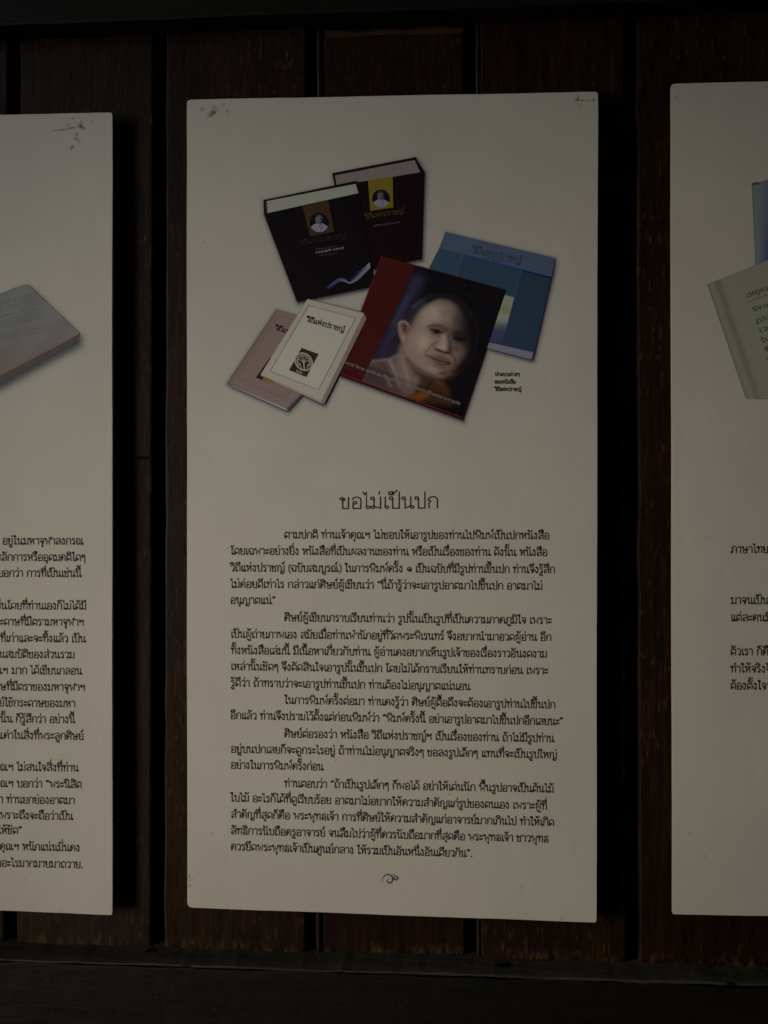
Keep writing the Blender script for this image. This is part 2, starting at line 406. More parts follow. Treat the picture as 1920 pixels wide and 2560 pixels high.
# ---------------------------------------------------------------- a looped Thai stroke alphabet
# glyph: (advance, [stroke...]); stroke: ('c', cx, cy, r) ring, or [points] smooth line, or ['k', points...] angular line
c_ = 0.115
ARCH = lambda x0, x1: [(x0, .80), (x0 + .07, .92), ((x0 + x1) / 2 - .02, 1), (x1 - .08, .93), (x1, .76), (x1, .4), (x1, 0)]
BEAK = lambda x0, x1: [(x0 + .02, .46), (x0 + .12, .60), (x0 - .03, .72), (x0 + .06, .90), ((x0 + x1) / 2, 1), (x1 - .08, .92), (x1, .74), (x1, .4), (x1, 0)]
def headL(x=.13, y=.885): return ('c', x, y, c_)
G = {
 'ก': (.80, [['k', (.12, 0), (.12, .46)], BEAK(.10, .66)]),
 'ข': (.72, [('c', .10, .86, .10), [(.20, .90), (.30, .82), (.24, .70), (.15, .60), (.17, .44)], ['k', (.17, .46), (.17, 0), (.54, 0), (.54, 1)]]),
 'ค': (.82, [('c', .28, .60, .105), ['k', (.39, .58), (.34, .42), (.12, .02)], [(.13, 0), (.09, .3), (.09, .65), (.16, .90), (.38, 1), (.60, .90), (.66, .66), (.66, .3), (.66, 0)]]),
 'ง': (.62, [headL(.26), [(.37, .88), (.42, .7), (.42, .3), (.40, 0)], ['k', (.40, .02), (.25, .02), (.04, .46)]]),
 'จ': (.70, [('c', .25, .50, c_), [(.36, .50), (.36, .2), (.40, 0)], [(.40, 0), (.54, .3), (.56, .66), (.50, .90), (.30, 1), (.14, .94), (.06, .80)]]),
 'ฉ': (.86, [('c', .17, .50, c_), [(.28, .50), (.26, .2), (.28, .03), (.5, .17), (.66, .2)], ('c', .60, .10, c_), [(.06, .80), (.16, .94), (.40, 1), (.62, .92), (.71, .7), (.71, .3), (.71, .08)]]),
 'ช': (.76, [('c', .10, .86, .10), [(.20, .90), (.30, .82), (.24, .70), (.15, .60), (.17, .44)], ['k', (.17, .46), (.17, 0), (.54, 0), (.54, .56), (.42, .72), (.54, .80), (.70, 1.08)]]),
 'ซ': (.80, [headL(.10), ['k', (.2, .86), (.28, .74), (.34, .86)], ['k', (.34, .86), (.18, .56), (.18, 0), (.58, 0), (.58, .60), (.48, .74), (.58, .80), (.72, 1.04)]]),
 'ญ': (1.10, [['k', (.12, 0), (.12, .46)], BEAK(.10, .56), ['k', (.56, .10), (.56, 0), (.96, 0), (.96, 1)], ('c', .56, -.24, .09), [(.64, -.22), (.70, -.36), (.84, -.38), (.96, -.2)]]),
 'ณ': (1.14, [('c', .25, .10, c_), [(.13, .10), (.12, .46)], BEAK(.10, .56), ['k', (.56, .06), (.60, .01), (.82, .14)], ('c', .92, .10, c_), ['k', (.82, .1), (.82, 1)]]),
 'ด': (.80, [('c', .30, .30, .105), ['k', (.22, .22), (.13, .02)], [(.13, 0), (.09, .3), (.09, .65), (.16, .90), (.38, 1), (.60, .90), (.66, .66), (.66, .3), (.66, 0)]]),
 'ต': (.80, [('c', .30, .30, .105), ['k', (.22, .22), (.13, .02)], [(.13, 0), (.09, .3), (.09, .65), (.14, .92), (.25, 1), (.37, .86), (.50, 1), (.62, .90), (.66, .66), (.66, .3), (.66, 0)]]),
 'ถ': (.80, [('c', .25, .10, c_), [(.13, .10), (.12, .46)], BEAK(.10, .66)]),
 'ท': (.80, [headL(), ['k', (.24, .9), (.24, 0)], [(.24, .52), (.36, .84), (.50, 1), (.62, .95), (.66, .78), (.66, .4), (.66, 0)]]),
 'ธ': (.76, [[(.64, .98), (.44, 1), (.22, .96), (.12, .84), (.22, .74), (.5, .68), (.60, .55), (.62, .3), (.62, 0)], ['k', (.62, 0), (.16, 0), (.16, .34)], ('c', .25, .36, c_)]),
 'น': (.86, [headL(), ['k', (.24, .9), (.24, .02), (.62, .20)], ('c', .70, .10, c_), ['k', (.60, .14), (.60, 1)]]),
 'บ': (.80, [headL(), ['k', (.24, .9), (.24, 0), (.66, 0), (.66, 1)]]),
 'ป': (.80, [headL(), ['k', (.24, .9), (.24, 0), (.66, 0), (.66, 1.42)]]),
 'ผ': (.84, [('c', .24, .885, c_), ['k', (.13, .9), (.13, 0), (.40, .56), (.68, 0), (.68, 1)]]),
 'ฝ': (.84, [('c', .24, .885, c_), ['k', (.13, .9), (.13, 0), (.40, .56), (.68, 0), (.68, 1.42)]]),
 'พ': (.90, [headL(), ['k', (.23, .9), (.28, 0), (.50, .66), (.70, 0), (.78, 1)]]),
 'ฟ': (.90, [headL(), ['k', (.23, .9), (.28, 0), (.50, .66), (.70, 0), (.78, 1.42)]]),
 'ฬ': (.94, [headL(), ['k', (.23, .9), (.28, 0), (.50, .66), (.70, 0), (.76, .84)], [(.76, .84), (.66, 1.08), (.84, 1.0), (.92, 1.24)]]),
 'ภ': (.84, [('c', .11, .10, c_), [(.22, .10), (.22, .46)], BEAK(.18, .72)]),
 'ม': (.82, [headL(), ['k', (.24, .9), (.24, .14)], ('c', .15, .10, c_), ['k', (.24, .16), (.66, .01), (.66, 1)]]),
 'ย': (.78, [headL(), [(.24, .9), (.22, .74), (.13, .60), (.30, .48)], [(.30, .49), (.16, .42), (.14, .2), (.2, .02), (.4, 0), (.62, 0)], ['k', (.62, 0), (.62, 1)]]),
 'ร': (.60, [('c', .30, .10, c_), [(.42, .10), (.42, .45), (.38, .64), (.14, .72), (.08, .86), (.18, .99), (.30, .95), (.46, .98)]]),
 'ล': (.80, [[(.08, .84), (.18, .96), (.38, 1), (.58, .93), (.66, .76), (.66, .4), (.66, 0)], [(.64, .40), (.50, .56), (.30, .56), (.15, .42), (.12, .18)], ('c', .24, .12, c_)]),
 'ว': (.64, [[(.06, .82), (.14, .94), (.28, 1), (.44, .93), (.50, .76), (.50, .4), (.50, .08)], ('c', .40, .10, c_)]),
 'ศ': (.82, [('c', .28, .58, .105), ['k', (.39, .56), (.34, .42), (.12, .02)], [(.13, 0), (.09, .3), (.09, .65), (.16, .88), (.38, .98), (.60, .88), (.66, .66), (.66, .3), (.66, 0)], ['k', (.52, .94), (.74, 1.16)]]),
 'ษ': (.90, [headL(), ['k', (.24, .9), (.24, 0), (.66, 0), (.66, 1)], ('c', .50, .48, .10), [(.58, .42), (.70, .42), (.84, .60)]]),
 'ส': (.82, [[(.08, .82), (.18, .93), (.38, .98), (.58, .91), (.66, .74), (.66, .4), (.66, 0)], [(.64, .40), (.50, .56), (.30, .56), (.15, .42), (.12, .18)], ('c', .24, .12, c_), ['k', (.54, .93), (.76, 1.16)]]),
 'ห': (.86, [headL(), ['k', (.24, .9), (.24, 0)], [(.24, .22), (.42, .50), (.56, .60), (.66, .44), (.66, .2), (.66, 0)], ('c', .60, .84, c_), ['k', (.62, .72), (.50, .58)]]),
 'อ': (.76, [('c', .23, .50, c_), [(.12, .46), (.12, .2), (.13, 0)], ['k', (.13, 0), (.60, 0)], [(.60, 0), (.62, .4), (.61, .76), (.54, .92), (.34, 1), (.16, .93), (.08, .80)]]),
 'ฮ': (.80, [('c', .23, .50, c_), ['k', (.12, .46), (.13, 0), (.60, 0), (.60, .7)], [(.60, .6), (.5, .9), (.2, .95)], ['k', (.5, .8), (.74, 1.1)]]),
 'ฯ': (.78, [('c', .18, .62, .09), [(.10, .80), (.14, .96), (.28, .80), (.44, .70), (.56, .95)], ['k', (.60, .98), (.60, 0)]]),
 'ๆ': (.66, [('c', .16, .62, .10), [(.07, .66), (.10, .92), (.22, .98), (.30, .86), (.40, 1), (.50, .86), (.50, .4), (.50, -.34)]]),
 'ะ': (.58, [('c', .15, .74, .10), [(.20, .66), (.36, .68), (.48, .86)], ('c', .15, .24, .10), [(.20, .16), (.36, .18), (.48, .36)]]),
 'า': (.60, [[(.06, .82), (.13, .94), (.26, 1), (.40, .93), (.45, .76), (.45, .4), (.45, 0)]]),
 'เ': (.38, [['k', (.14, 1), (.14, .12)], ('c', .24, .10, c_)]),
 'แ': (.70, [['k', (.14, 1), (.14, .12)], ('c', .24, .10, c_), ['k', (.46, 1), (.46, .12)], ('c', .56, .10, c_)]),
 'โ': (.46, [('c', .27, .10, c_), ['k', (.17, .12), (.17, 1.02), (.30, 1.16)], [(.30, 1.16), (.06, 1.22), (.04, 1.36), (.20, 1.42), (.44, 1.40)]]),
 'ใ': (.44, [('c', .27, .10, c_), [(.17, .12), (.17, .7), (.17, 1.06), (.26, 1.22), (.22, 1.42), (.06, 1.44)], ('c', .05, 1.32, .09)]),
 'ไ': (.42, [('c', .27, .10, c_), ['k', (.17, .12), (.17, 1.42), (.06, 1.22), (-.06, 1.44)]]),
 '๑': (.82, [('c', .42, .42, .11), [(.52, .38), (.36, .18), (.16, .36), (.18, .68), (.42, .82), (.64, .70), (.68, .4), (.60, .08)]]),
 '“': (.50, [('c', .12, 1.0, .06), ['k', (.08, 1.03), (.18, 1.18)], ('c', .32, 1.0, .06), ['k', (.28, 1.03), (.38, 1.18)]]),
 '”': (.50, [('c', .14, 1.14, .06), ['k', (.18, 1.11), (.08, .96)], ('c', .34, 1.14, .06), ['k', (.38, 1.11), (.28, .96)]]),
 '(': (.36, [[(.30, 1.2), (.14, .9), (.10, .45), (.16, .05), (.30, -.22)]]),
 ')': (.36, [[(.06, 1.2), (.22, .9), (.26, .45), (.20, .05), (.06, -.22)]]),
 '.': (.30, [('c', .14, .04, .04)]),
 ' ': (.42, []),
}
# marks hang from the right edge (x = 0) of the letter before them
UP = {
 'ิ': [[(-.60, 1.20), (-.50, 1.38), (-.32, 1.47), (-.12, 1.38), (-.02, 1.20)], ['k', (-.60, 1.19), (-.02, 1.19)]],
 'ี': [[(-.60, 1.20), (-.50, 1.38), (-.32, 1.47), (-.12, 1.38), (-.02, 1.20)], ['k', (-.60, 1.19), (-.02, 1.19), (-.02, 1.54)]],
 'ึ': [[(-.60, 1.20), (-.50, 1.38), (-.32, 1.47), (-.12, 1.38), (-.02, 1.20)], ['k', (-.60, 1.19), (-.02, 1.19)], ('c', -.04, 1.44, .09)],
 'ื': [[(-.60, 1.20), (-.50, 1.38), (-.32, 1.47), (-.12, 1.38), (-.02, 1.20)], ['k', (-.60, 1.19), (-.02, 1.19), (-.02, 1.56)], ['k', (-.20, 1.34), (-.20, 1.56)]],
 'ั': [('c', -.42, 1.36, .10), [(-.42, 1.25), (-.22, 1.20), (-.04, 1.28), (.04, 1.46)]],
 '็': [('c', -.26, 1.26, .07), [(-.20, 1.20), (-.46, 1.20), (-.52, 1.38), (-.34, 1.46), (-.2, 1.40), (-.06, 1.44), (.02, 1.58)]],
}
TONE = {
 '่': [['k', (-.08, 1.24), (-.08, 1.50)]],
 '้': [('c', -.36, 1.42, .08), [(-.29, 1.38), (-.30, 1.22), (-.14, 1.26), (.04, 1.50)]],
 '์': [('c', -.16, 1.30, .09), [(-.20, 1.36), (-.10, 1.50), (.06, 1.62)]],
}
LOW = {
 'ุ': [('c', -.16, -.24, .08), ['k', (-.08, -.22), (-.08, -.50)]],
 'ู': [('c', -.36, -.24, .08), [(-.29, -.24), (-.26, -.42), (-.08, -.46), (-.04, -.36)], ['k', (-.04, -.44), (-.04, -.18)]],
}
TALL = set('ปฝฟฬ')
RIGHT = {k: max([max(p[0] for p in s if not isinstance(p, str)) if isinstance(s, list) else s[1] + s[3] for s in g[1]] or [0]) for k, g in G.items()}
RIGHT.update({'ช': .56, 'ซ': .60, 'ส': .66, 'ศ': .66, 'ษ': .66, 'ณ': .84, 'น': .62})
def smooth(pts, n=4):
    p = [np.array(q, float) for q in pts]
    if len(p) < 3: return p
    out = []
    ext = [2 * p[0] - p[1]] + p + [2 * p[-1] - p[-2]]
    for i in range(1, len(ext) - 2):
        a, b, c, d = ext[i-1:i+3]
        for k in range(n):
            t = k / n
            out.append(0.5 * ((2*b) + (-a + c)*t + (2*a - 5*b + 4*c - d)*t*t + (-a + 3*b - 3*c + d)*t**3))
    out.append(p[-1]); return out
def layout(txt):
    pen = 0.0; out = []; R_ = 0; upper = False; shift = 0
    for ch in txt:
        if ch in G or ch == 'ำ':
            if ch == 'ำ':
                out.append((R_ + shift, 0, [('c', -.06, 1.32, .10)])); ch = 'า'
            if pen > 0 and ch in ('โ', 'ไ', 'ใ'): pen += .05
            adv, st = G[ch]; out.append((pen, 0, st)); R_ = pen + RIGHT[ch]; pen += adv
            shift = -.16 if ch in TALL else 0; upper = False
        elif ch in UP: out.append((R_ + shift, 0, UP[ch])); upper = True
        elif ch in TONE: out.append((R_ + shift, .36 if upper else 0, TONE[ch]))
        elif ch in LOW: out.append((R_, 0, LOW[ch]))
    return out, pen - .12
def text(sh, txt, p0, p1, h, stroke, col, layer=4, up=None, fine=4):
    """set txt with its baseline from p0 to p1 (photo px) and letters h px tall"""
    gl, W = layout(txt)
    p0 = np.array(p0, float); p1 = np.array(p1, float)
    ex = (p1 - p0) / W
    ey = np.array(up, float) * h if up is not None else np.array((0, -h))
    for ox, oy, strokes in gl:
        for s in strokes:
            if isinstance(s, tuple):
                _, cx, cy, r = s
                n = 9 if fine > 2 else 6
                pts = [p0 + ex * (ox + cx + r * math.cos(2*math.pi*k/n)) + ey * (oy + cy + r * math.sin(2*math.pi*k/n)) for k in range(n)]
                sh.line(pts, stroke * 0.92, col, layer + 1, close=True)
            else:
                pts = s[1:] if s[0] == 'k' else smooth(s, fine)
                sh.line([p0 + ex * (ox + q[0]) + ey * (oy + q[1]) for q in pts], stroke, col, layer)
def width(txt): return layout(txt)[1]

# ---------------------------------------------------------------- the three boards
centre = board([(467, 249), (1495, 229), (1491.5, 2307), (468, 2269)], 'white board in the middle with printed books over a full Thai text', 1, chips=(0, 3))
left = board([(-760, 301), (281, 281), (281, 2288), (-760, 2246)], 'white board at left edge, cut off, with one grey book and rust streaks', 2)
right = board([(1677, 209), (2735, 184), (2739, 2305), (1681, 2286)], 'white board at right edge, cut off, with pale open-faced book and blue book', 3, chips=(0,))
INK = A(28, 26, 23)
TITLE_INK = A(22, 21, 19)

# title and body
def one(brd, name, *a, **k):
    sh = Sheet(brd); text(sh, *a, **k); return sh.build(name)
one(centre, 'title_lettering', 'ขอไม่เป็นปก', (850, 1271.5), (1094, 1270), 28.5, 3.3, TITLE_INK, fine=6)
LINES = [
 ('ตามปกติ ท่านเจ้าคุณฯ ไม่ชอบให้เอารูปของท่านไปพิมพ์เป็นปกหนังสือ', 710.5, 1345.5, 1372, 1347.5),
 ('โดยเฉพาะอย่างยิ่ง หนังสือที่เป็นผลงานของท่าน หรือเป็นเรื่องของท่าน ดังนั้น หนังสือ', 577, 1386, 1367, 1389.5),
 ('วิถีแห่งปราชญ์ (ฉบับสมบูรณ์) ในการพิมพ์ครั้ง ๑ เป็นฉบับที่มีรูปท่านขึ้นปก ท่านจึงรู้สึก', 576, 1428, 1386, 1432.5),
 ('ไม่ค่อยดีเท่าไร กล่าวแก่ศิษย์ผู้เขียนว่า “นี่ถ้ารู้ว่าจะเอารูปอาตมาไปขึ้นปก อาตมาไม่', 577, 1469, 1355, 1474),
 ('อนุญาตแน่”', 576, 1509, 687, 1510),
 ('ศิษย์ผู้เขียนกราบเรียนท่านว่า รูปนั้นเป็นรูปที่เป็นความภาคภูมิใจ เพราะ', 710.5, 1552.5, 1378, 1559.5),
 ('เป็นผู้ถ่ายภาพเอง สมัยเมื่อท่านพำนักอยู่ที่วัดพระพิเรนทร์ จึงอยากนำมาอวดผู้อ่าน อีก', 577, 1594, 1377, 1602),
 ('ทั้งหนังสือเล่มนี้ มีเนื้อหาเกี่ยวกับท่าน ผู้อ่านคงอยากเห็นรูปเจ้าของเรื่องราวอันงดงาม', 577, 1634.5, 1366, 1643.5),
 ('เหล่านั้นชัดๆ จึงตัดสินใจเอารูปนั้นขึ้นปก โดยไม่ได้กราบเรียนให้ท่านทราบก่อน เพราะ', 577, 1674.5, 1369, 1685.5),
 ('รู้ดีว่า ถ้าทราบว่าจะเอารูปท่านขึ้นปก ท่านต้องไม่อนุญาตแน่นอน', 577, 1715.5, 1174, 1725),
 ('ในการพิมพ์ครั้งต่อมา ท่านคงรู้ว่า ศิษย์ผู้ดื้อดึงจะต้องเอารูปท่านไปขึ้นปก', 712, 1759, 1387, 1770.5),
 ('อีกแล้ว ท่านจึงปรามไว้ตั้งแต่ก่อนพิมพ์ว่า “พิมพ์ครั้งนี้ อย่าเอารูปอาตมาไปขึ้นปกอีกเลยนะ”', 576, 1797, 1406, 1812.5),
 ('ศิษย์ต่อรองว่า หนังสือ วิถีแห่งปราชญ์ฯ เป็นเรื่องของท่าน ถ้าไม่มีรูปท่าน', 710.5, 1843, 1384, 1855),
 ('อยู่บนปกเลยก็จะดูกระไรอยู่ ถ้าท่านไม่อนุญาตจริงๆ ขอลงรูปเล็กๆ แทนที่จะเป็นรูปใหญ่', 577, 1881, 1391, 1895.5),
 ('อย่างในการพิมพ์ครั้งก่อน', 577, 1921, 807, 1925.5),
 ('ท่านตอบว่า “ถ้าเป็นรูปเล็กๆ ก็พอได้ อย่าให้เด่นนัก พื้นรูปอาจเป็นต้นไม้', 710.5, 1967, 1383, 1981),
 ('ใบไม้ อะไรก็ได้ที่ดูเรียบร้อย อาตมาไม่อยากให้ความสำคัญแก่รูปของตนเอง เพราะผู้ที่', 577, 2003, 1366, 2023.5),
 ('สำคัญที่สุดก็คือ พระพุทธเจ้า การที่ศิษย์ให้ความสำคัญแก่อาจารย์มากเกินไป ทำให้เกิด', 577, 2044, 1384, 2064.5),
 ('ลัทธิการนับถือครูอาจารย์ จนลืมไปว่าผู้ที่ควรนับถือมากที่สุดคือ พระพุทธเจ้า ชาวพุทธ', 577, 2085, 1370, 2105.5),
 ('ควรยึดพระพุทธเจ้าเป็นศูนย์กลาง ให้รวมเป็นอันหนึ่งอันเดียวกัน”.', 577, 2125, 1179, 2142.5),
]
BH, BS = 15.2, 2.65
for s, x0, y0, x1, y1 in LINES:
    one(centre, 'text_line', s, (x0, y0), (x1, y1), BH, BS, INK, fine=3)
AVG = sum((l[3] - l[1]) / width(l[0]) for l in LINES) / len(LINES)
LEFTL = [
 ('การ อยู่ในมหาจุฬาลงกรณ', 207.6, 1361), ('หลักการหรืออุดมคติใดๆ', 212.5, 1402), ('งบอกว่า การที่เป็นเช่นนี้', 202.4, 1442),
 ('อื่นโดยที่ท่านเองก็ไม่ได้มี', 214.6, 1523.5), ('กระดาษที่มีตรามหาจุฬาฯ', 208.9, 1564), ('ที่เก่าและจะทิ้งแล้ว เป็น', 213, 1605.5), ('เป็นสมบัติของส่วนรวม', 185.3, 1645.5),
 ('ณฯ มาก ได้เขียนกลอน', 203.6, 1686), ('ดาษที่มีตราของมหาจุฬาฯ', 211.7, 1727), ('ย์ใช้กระดาษของมหา', 187, 1767.5), ('านั้น ก็รู้สึกว่า อย่างนี้', 186, 1807.5), ('ณค่าในสิ่งที่พระลูกศิษย์', 207.6, 1849),
 ('คุณฯ ไม่สนใจสิ่งที่ท่าน', 195, 1928.5), ('คุณฯ บอกว่า “พระนิสิต', 202.8, 1970), ('ว่า ท่านยกย่องอาตมา', 185.7, 2010), ('เพราะถึงจะถือว่าเป็น', 181.2, 2049.5), ('ให้ชัด”', 53, 2085),
 ('เจ้าคุณฯ หนักแน่นมั่นคง', 198.3, 2128), ('ออะไรมากมายมาถวาย.', 205.6, 2170),
]
for s, x1, y1 in LEFTL:
    wd = width(s) * AVG * 0.985; sl = (y1 - 1330) * 2.3e-5
    one(left, 'text_line', s, (x1 - wd, y1 - sl * wd), (x1, y1), BH, BS, INK, fine=3)
for s, x0, y0 in [('ภาษาไทย', 1827, 1382), ('มาจนเป็น', 1827, 1509.5), ('แต่ละคนมี', 1827, 1552.5), ('ตัวเรา ก็คือ', 1826, 1637.5), ('ทำให้จริงจัง', 1826, 1680.5), ('ต้องตั้งใจว่า', 1826, 1723)]:
    wd = width(s) * AVG * 1.04; sl = (y0 - 1330) * 2e-5
    one(right, 'text_line', s, (x0, y0), (x0 + wd, y0 + sl * wd), BH * 1.04, BS, INK, fine=3)

# small scroll ornament under the text
orn = Sheet(centre); OC = A(28, 34, 44)
def O(pts): return [(954 + (x - 1490) / 3.606, 2197 + (y - 1297) / 3.606) for x, y in pts]
orn.line(smooth(O([(1497, 1318), (1500, 1290), (1522, 1266), (1552, 1260), (1580, 1274), (1590, 1300), (1578, 1328), (1556, 1334), (1540, 1322), (1545, 1306), (1558, 1306)]), 5), 3.6, OC, 4, taper=True)
orn.line(smooth(O([(1560, 1262), (1585, 1280), (1605, 1302), (1622, 1306), (1636, 1292), (1630, 1276), (1618, 1284)]), 5), 3.4, OC, 5, taper=True)
orn.line(smooth(O([(1580, 1262), (1598, 1260), (1612, 1276), (1604, 1292), (1594, 1286)]), 5), 2.0, OC, 6, taper=True)
orn.build('scroll_ornament')

# ---------------------------------------------------------------- printed picture of the books (centre board)
def T1(X_, Y_): return (540 + X_ / 2.9625, 370 + Y_ / 2.9625)
def T2(X_, Y_): return (540 + X_ / 3.95, 720 + Y_ / 3.95)
def T3(X_, Y_): return (820 + X_ / 2.765, 560 + Y_ / 2.765)
def T4(X_, Y_): return (X_ / 2.765, 240 + Y_ / 2.765)
def T5(X_, Y_): return (1440 + X_ / 2.5146, 180 + Y_ / 2.5146)
def tp(T, pts): return [T(*p) for p in pts]

def sdpoly(x, y, poly):
    """signed distance (negative inside) to a polygon, in px"""
    d = np.full(x.shape, 1e9); inside = np.zeros(x.shape, bool); n = len(poly)
    for i in range(n):
        ax, ay = poly[i]; bx, by = poly[(i + 1) % n]
        ex, ey = bx - ax, by - ay; wx, wy = x - ax, y - ay
        t = np.clip((wx * ex + wy * ey) / (ex * ex + ey * ey), 0, 1)
        d = np.minimum(d, np.hypot(wx - t * ex, wy - t * ey))
        c = ((ay > y) != (by > y)) & (x < (bx - ax) * (y - ay) / ((by - ay) if by != ay else 1e-9) + ax)
        inside ^= c
    return np.where(inside, -d, d)
def soft_shadow(polys, dx, dy, sig, col, amax):
    def fn(x, y):
        a = np.zeros(x.shape)
        for p in polys:
            d = sdpoly(x - dx, y - dy, p)
            a = np.maximum(a, 1 / (1 + np.exp(np.clip(d / sig, -30, 30))))
        return np.stack([np.full(x.shape, col[0]), np.full(x.shape, col[1]), np.full(x.shape, col[2]), a * amax], 1)
    return fn
BK_A = tp(T1, [(862, 188), (1480, 68), (1545, 178), (1525, 820), (1000, 935)])
BK_B = tp(T1, [(352, 385), (1040, 242), (1060, 340), (1178, 1022), (600, 1140), (356, 492)])
BK_C = tp(T3, [(372, 222), (1228, 455), (930, 1355), (60, 1040)])
BK_D = tp(T2, [(905, 108), (1462, 248), (1485, 305), (1070, 1142), (1040, 1138), (445, 862)])
BK_E = tp(T2, [(590, 212), (1000, 330), (1000, 900), (712, 1206), (690, 1204), (140, 960), (110, 932)])
BK_F = tp(T3, [(812, 55), (1568, 235), (1558, 320), (1415, 938), (1390, 935), (900, 800)])
painted(centre, 'printed_shadow', [(545, 375), (1410, 375), (1410, 1075), (545, 1075)], 250, 210,
        soft_shadow([BK_A, BK_B, BK_C, BK_D, BK_E, BK_F], 2.5, 4.5, 3.2, A(14, 20, 42), 0.93), 1)

def q4(a, b, c, d, u, v):
    """bilinear point of quad a(TL) b(TR) c(BR) d(BL)"""
    a, b, c, d = map(np.array, (a, b, c, d)); r = a*(1-u)*(1-v) + b*u*(1-v) + c*u*v + d*(1-u)*v
    return (float(r[0]), float(r[1]))
def roundel(T, cx, cy, r, lay, parent, brd, s):
    sh = Sheet(brd); c = T(cx, cy); r = r / 2.9625
    sh.ell(c, r, r * 1.02, A(8, 8, 14), lay)
    torso = [(-.88, .45), (-.60, .22), (-.30, .08), (.25, .05), (.62, .25), (.90, .40), (.70, .72), (.35, .94), (0, 1.0), (-.35, .94), (-.70, .72)]
    sh.poly([(c[0] + x * r, c[1] + y * r) for x, y in torso], A(*s), lay + 1)
    sh.poly([(c[0] + x * r, c[1] + y * r) for x, y in [(-.05, .1), (.28, .1), (.40, .55), (.12, .9), (-.02, .5)]], A(80, 78, 86), lay + 2)
    g_ = lambda k: A(*[int(k * v_) for v_ in s])
    sh.ell((c[0] - .04 * r, c[1] - .34 * r), .37 * r, .50 * r, g_(.74), lay + 3)
    sh.poly([(c[0] + x * r, c[1] + y * r) for x, y in [(-.38, -.50), (-.30, -.76), (-.04, -.86), (.22, -.78), (.32, -.52), (.2, -.60), (-.04, -.64), (-.26, -.58)]], g_(.48), lay + 4)
    sh.poly([(c[0] + x * r, c[1] + y * r) for x, y in [(.10, -.56), (.33, -.48), (.32, -.12), (.14, .14), (.02, .10), (.12, -.2)]], g_(.46), lay + 5)
    sh.line([(c[0] - .26 * r, c[1] - .38 * r), (c[0] - .08 * r, c[1] - .36 * r)], 1.3, g_(.30), lay + 6)
    sh.line([(c[0] + .04 * r, c[1] - .36 * r), (c[0] + .20 * r, c[1] - .38 * r)], 1.3, g_(.25), lay + 6)
    sh.line([(c[0] - .14 * r, c[1] - .04 * r), (c[0] + .08 * r, c[1] - .04 * r)], 1.1, g_(.36), lay + 6)
    return sh.build('portrait_roundel', parent)

# --- book A: maroon, at the back
s = Sheet(centre); DK = A(9, 4, 7)
s.poly(tp(T1, [(862, 186), (1480, 67), (1490, 98), (1545, 178), (1525, 822), (1000, 935), (880, 280)]), DK, 2)
s.poly(tp(T1, [(882, 198), (1470, 84), (1512, 180), (1300, 214), (893, 280)]), A(86, 76, 72), 3)
s.poly(tp(T1, [(893, 276), (1545, 178), (1525, 822), (1000, 935)]), A(12, 4, 6), 4)
s.poly(tp(T1, [(1125, 238), (1308, 211), (1312, 440), (1143, 466)]), A(78, 65, 18), 5)
s.poly(tp(T1, [(882, 196), (1472, 82), (1476, 88), (884, 203)]), A(28, 15, 24), 6)
oA = s.build('book_picture', label='printed dark maroon book with gold band, standing at the back')
roundel(T1, 1222, 375, 66, 7, oA, centre, (88, 85, 91))
s = Sheet(centre); text(s, 'วิถีแห่งปราชญ์', T1(1098, 526), T1(1385, 482), 9.5, 1.25, A(58, 42, 18), 7, up=(.12, -1))
text(s, 'ฉบับสมบูรณ์ อาตมา', T1(1165, 582), T1(1360, 553), 3.0, .7, A(56, 50, 60), 7, up=(.1, -1), fine=2)
s.build('cover_lettering', oA)
# --- book B: near black, in front
s = Sheet(centre)
s.poly(BK_B, A(6, 6, 12), 16)
s.poly(tp(T1, [(372, 390), (1033, 262), (1055, 334), (380, 482)]), A(104, 103, 92), 17)
s.poly(tp(T1, [(360, 490), (1058, 338), (1178, 1022), (600, 1140)]), A(8, 5, 8), 18)
s.poly(tp(T1, [(640, 430), (830, 390), (876, 618), (697, 656)]), A(42, 28, 18), 19)
s.poly(tp(T1, [(366, 392), (376, 391), (384, 480), (374, 484)]), A(50, 43, 54), 19)
s.poly(tp(T1, [(372, 388), (1033, 260), (1034, 266), (372, 394)]), A(20, 19, 30), 20)
oB = s.build('book_picture', label='printed near-black book with brown band and a curling silver ribbon')
roundel(T1, 765, 552, 71, 20, oB, centre, (90, 90, 96))
s = Sheet(centre); text(s, 'วิถีแห่งปราชญ์', T1(612, 722), T1(958, 662), 10, 1.3, A(34, 24, 17), 20, up=(.14, -1))
text(s, 'ฉบับสมบูรณ์อาตมา', T1(735, 757), T1(900, 729), 2.6, .7, A(48, 44, 50), 20, up=(.1, -1), fine=2)
text(s, 'พระพุทธเจ้า อาจารย์', T1(735, 781), T1(945, 745), 3.4, 1.0, A(92, 86, 92), 20, up=(.1, -1), fine=2)
text(s, 'ฉบับสมบูรณ์', T1(765, 803), T1(900, 780), 2.4, .6, A(44, 40, 46), 20, up=(.1, -1), fine=2)
s.build('cover_lettering', oB)
s = Sheet(centre)
top = smooth([(820, 1034), (850, 1005), (905, 966), (950, 968), (990, 990), (1040, 952), (1090, 895), (1138, 846)], 4)
bot = smooth([(826, 1044), (870, 1018), (915, 990), (950, 992), (990, 1004), (1045, 982), (1095, 935), (1145, 886)], 4)
for i in range(len(top) - 1):
    k = i / len(top); cc = A(30 + 60 * k, 36 + 54 * k, 62 + 36 * k)
    s.poly(tp(T1, [top[i], top[i+1], bot[i+1], bot[i]]), cc, 20)
s.line(tp(T1, smooth([(930, 972), (965, 990), (1000, 1002), (1050, 975)], 4)), 1.1, A(84, 92, 112), 21)
